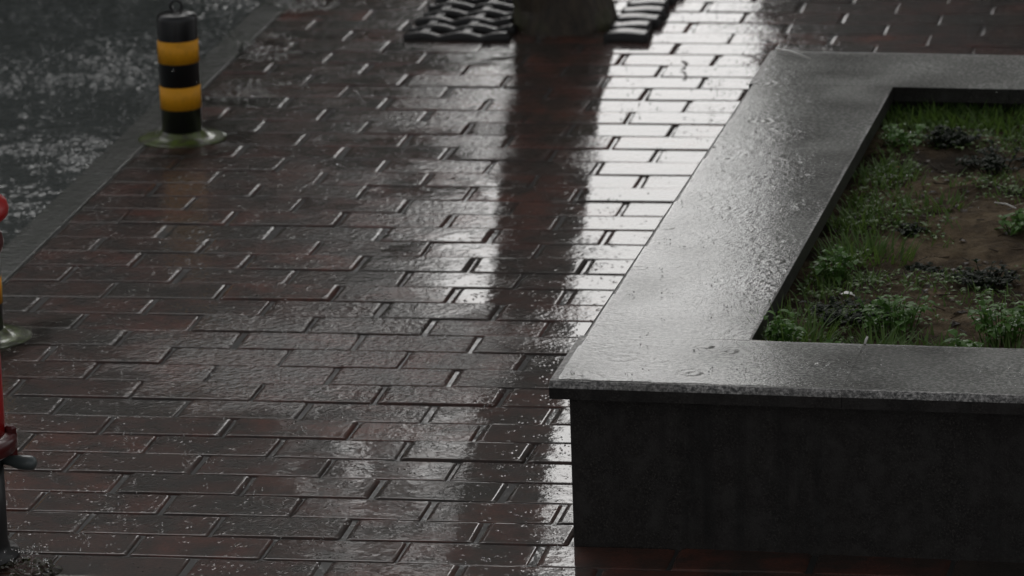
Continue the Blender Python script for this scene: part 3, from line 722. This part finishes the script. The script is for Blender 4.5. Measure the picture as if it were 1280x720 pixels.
# ------------------------------------------------------------------ the far side of the square: houses and trees out of view, mirrored in the wet ground; some added to dim it
def house(name, corner_px, dist, side, width, depth, height, m, label):
    """corner_px: picture column of the visible corner; side -1 runs to the left of it, +1 to the right"""
    p = beyond(corner_px, dist); a = Vector((F_.x, F_.y, 0)).normalized(); rz = math.atan2(a.y, a.x) - PI / 2 - math.atan((corner_px - 640) / F_PX)
    root = empty(name, p, rz); tag(root, label, 'building')
    x0, x1 = (0, width) if side > 0 else (-width, 0)
    link('wall', mesh('wall', *box(x0, x1, 0, depth, -0.15, height)), m, root)
    link('roof', mesh('roof', *box(x0 - .15 * (side < 0), x1 + .15 * (side > 0), -.1, depth + .1, height + .003, height + .35)), M_ROOF, root)
    wme = mesh('window', *box(-.55, .55, -.06, .02, 0, 1.3)); wme.materials.append(M_ROOF); gme = mesh('pane', *box(-.48, .48, -.065, -.055, .07, 1.23)); gme.materials.append(M_GLASS)
    for f in range(int((height - 1) // 2.9)):
        for k in range(int(width // 2.4)):
            w = link('window', wme, parent=root); w.location = (x0 + 1.2 + k * 2.4 if side < 0 else x0 + 1.3 + k * 2.4, 0, 1.0 + f * 2.9)
            link('pane', gme, parent=w)
    return root
house('apartment_house', 966, 21.0, 1, 8.5, 6, 9.2, M_TILEW, 'dark tiled building standing right of the gap beyond the planter')
house('apartment_house', 330, 26.0, -1, 17, 9, 9.2, M_RENDER, 'grey rendered building standing left of the gap across the road')
def bg_tree(px, dist, h, rad, n, seed, label, thin=1.0):
    p = beyond(px, dist); root = empty('background_tree', p); tag(root, label, 'tree', 'trees beyond the pavement'); r = random.Random(seed)
    V, Fc = tube([(0, 0, -.15), (.05, 0, h * .3), (0, .05, h * .75)], [.16, .12, .05], 10); link('trunk', mesh('trunk', V, Fc, True), M_BARK, root)
    bl = [(r.gauss(0, rad * .42), r.gauss(0, rad * .42), r.uniform(.8, h * .92), rad * r.uniform(.35, .55)) for _ in range(26)]
    V, Fc = crown_mesh(bl, n, .11, seed); link('crown', mesh('crown', V, Fc), M_TREELEAF, root)
def hedge(px0, px1, dist, h, seed, label):  # unseen hedge added to darken the reflections left of the sky gap
    a, b = beyond(px0, dist), beyond(px1, dist); root = empty('hedge', a); tag(root, label, 'hedge'); r = random.Random(seed); d = b - a; n = int(d.length / .22) + 1; bl = []
    for k in range(n + 1):
        for z in np.arange(.2, h + .01, .38): bl.append((d.x * k / n, d.y * k / n, z - .06 * (k == n) * z, .30 * r.uniform(.8, 1.15)))
    V, Fc = crown_mesh(bl, 9000, .07, seed); link('foliage', mesh('foliage', V, Fc), M_TREELEAF, root, kind='stuff')
    st = join([tube([(d.x * k / 5, d.y * k / 5, -.15), (d.x * k / 5, d.y * k / 5, h * .6)], [.03, .015], 6) for k in range(6)]); link('stem', mesh('stem', *st, smooth=True), M_BARK, root, kind='stuff')
hedge(250, 522, 20.5, 2.8, 61, 'tall clipped hedge added out of view to darken the reflections left of the gap')
bg_tree(-50, 19.5, 6.5, 1.42, 9000, 11, 'leafy tree standing left of the gap across the road')
def gap_dimming_tree(px, dist, seed, label):  # unseen tree added to dim the sky gap mirrored in the nearer bricks
    p = beyond(px, dist); root = empty('background_tree', p); tag(root, label, 'tree', 'trees beyond the pavement'); r = random.Random(seed)
    sd = Vector((F_.y, -F_.x, 0)).normalized()
    V, Fc = tube([(0, 0, -.15), (0, 0, 2), sd * -.2 + Vector((0, 0, 4.4)), sd * -1.9 + Vector((0, 0, 6))], [.15, .13, .08, .04], 10); link('trunk', mesh('trunk', V, Fc, True), M_BARK, root)
    bl = []
    for _ in range(40):
        lat = r.uniform(-3.4, -.5)
        q = sd * lat + Vector((0, 0, r.uniform(2.95 if lat < -1.75 else 4.3, 6.2))) + Vector((0, r.uniform(-.7, .7), 0)); bl.append((q.x, q.y, q.z, r.uniform(.3, .55)))
    V, Fc = crown_mesh(bl, 5200, .09, seed); link('crown', mesh('crown', V, Fc), M_TREELEAF, root)
gap_dimming_tree(1330, 19.6, 31, 'sparse added tree, out of view, dimming the reflected gap between the buildings')
bg_tree(-900, 18.5, 6.0, 1.9, 7000, 12, 'spreading tree farthest left across the road')

# ------------------------------------------------------------------ rain: splash droplets on the ground and drops in the air
def drops(name, pts, seed):
    r = random.Random(seed)
    bm = bmesh.new(); bmesh.ops.create_icosphere(bm, subdivisions=1, radius=1.0)
    bv = [v.co.copy() for v in bm.verts]; bf = [tuple(v.index for v in f.verts) for f in bm.faces]; bm.free()
    V, Fc = [], []
    for p, rad, st in pts:
        o = len(V); V += [(p[0] + v.x * rad, p[1] + v.y * rad, p[2] + v.z * rad * st) for v in bv]; Fc += [tuple(i + o for i in f) for f in bf]
    o = link(name, mesh(name, V, Fc, True), M_DROP); o['kind'] = 'stuff'; return o
pts = []; rr = random.Random(17)
def crown_splash(x, y, z, big=1.0):
    for _ in range(rr.randint(2, 6)):
        a, q = rr.uniform(0, 6.28), rr.uniform(.002, .022) * big
        pts.append(((x + q * math.cos(a), y + q * math.sin(a), z + rr.uniform(.0005, .016) * big), rr.uniform(.0008, .0022) * big, rr.uniform(.8, 1.6)))
for _ in range(480):
    x, y = rr.uniform(-.1, 1.3), rr.uniform(-2.5, 2.2); crown_splash(x, y, .002)
for _ in range(520): crown_splash(rr.uniform(-1.0, -.2), rr.uniform(-.6, 2.3), -.015, 1.35)
for _ in range(45):
    p = pw(rr.uniform(.01, .29), rr.uniform(0, 2.4)); crown_splash(p.x, p.y, TOP + .001, .7)
for _ in range(40):
    p = pw(rr.uniform(.3, .9), rr.uniform(0.01, .27)); crown_splash(p.x, p.y, TOP + .001, .7)
for _ in range(14): crown_splash(.42 + rr.uniform(-.04, .05), -2.33 + rr.uniform(-.05, .05), .012, 1.2)
drops('splash_droplets', pts, 1)
pts2 = []
for _ in range(450):
    t = rr.random(); x, y = rr.uniform(-.8, 2.4), rr.uniform(-4.0, 2.2)
    pts2.append(((x, y, rr.uniform(.05, 1.6)), rr.uniform(.0007, .0014), rr.uniform(1.0, 1.25)))
drops('falling_raindrops', pts2, 2)
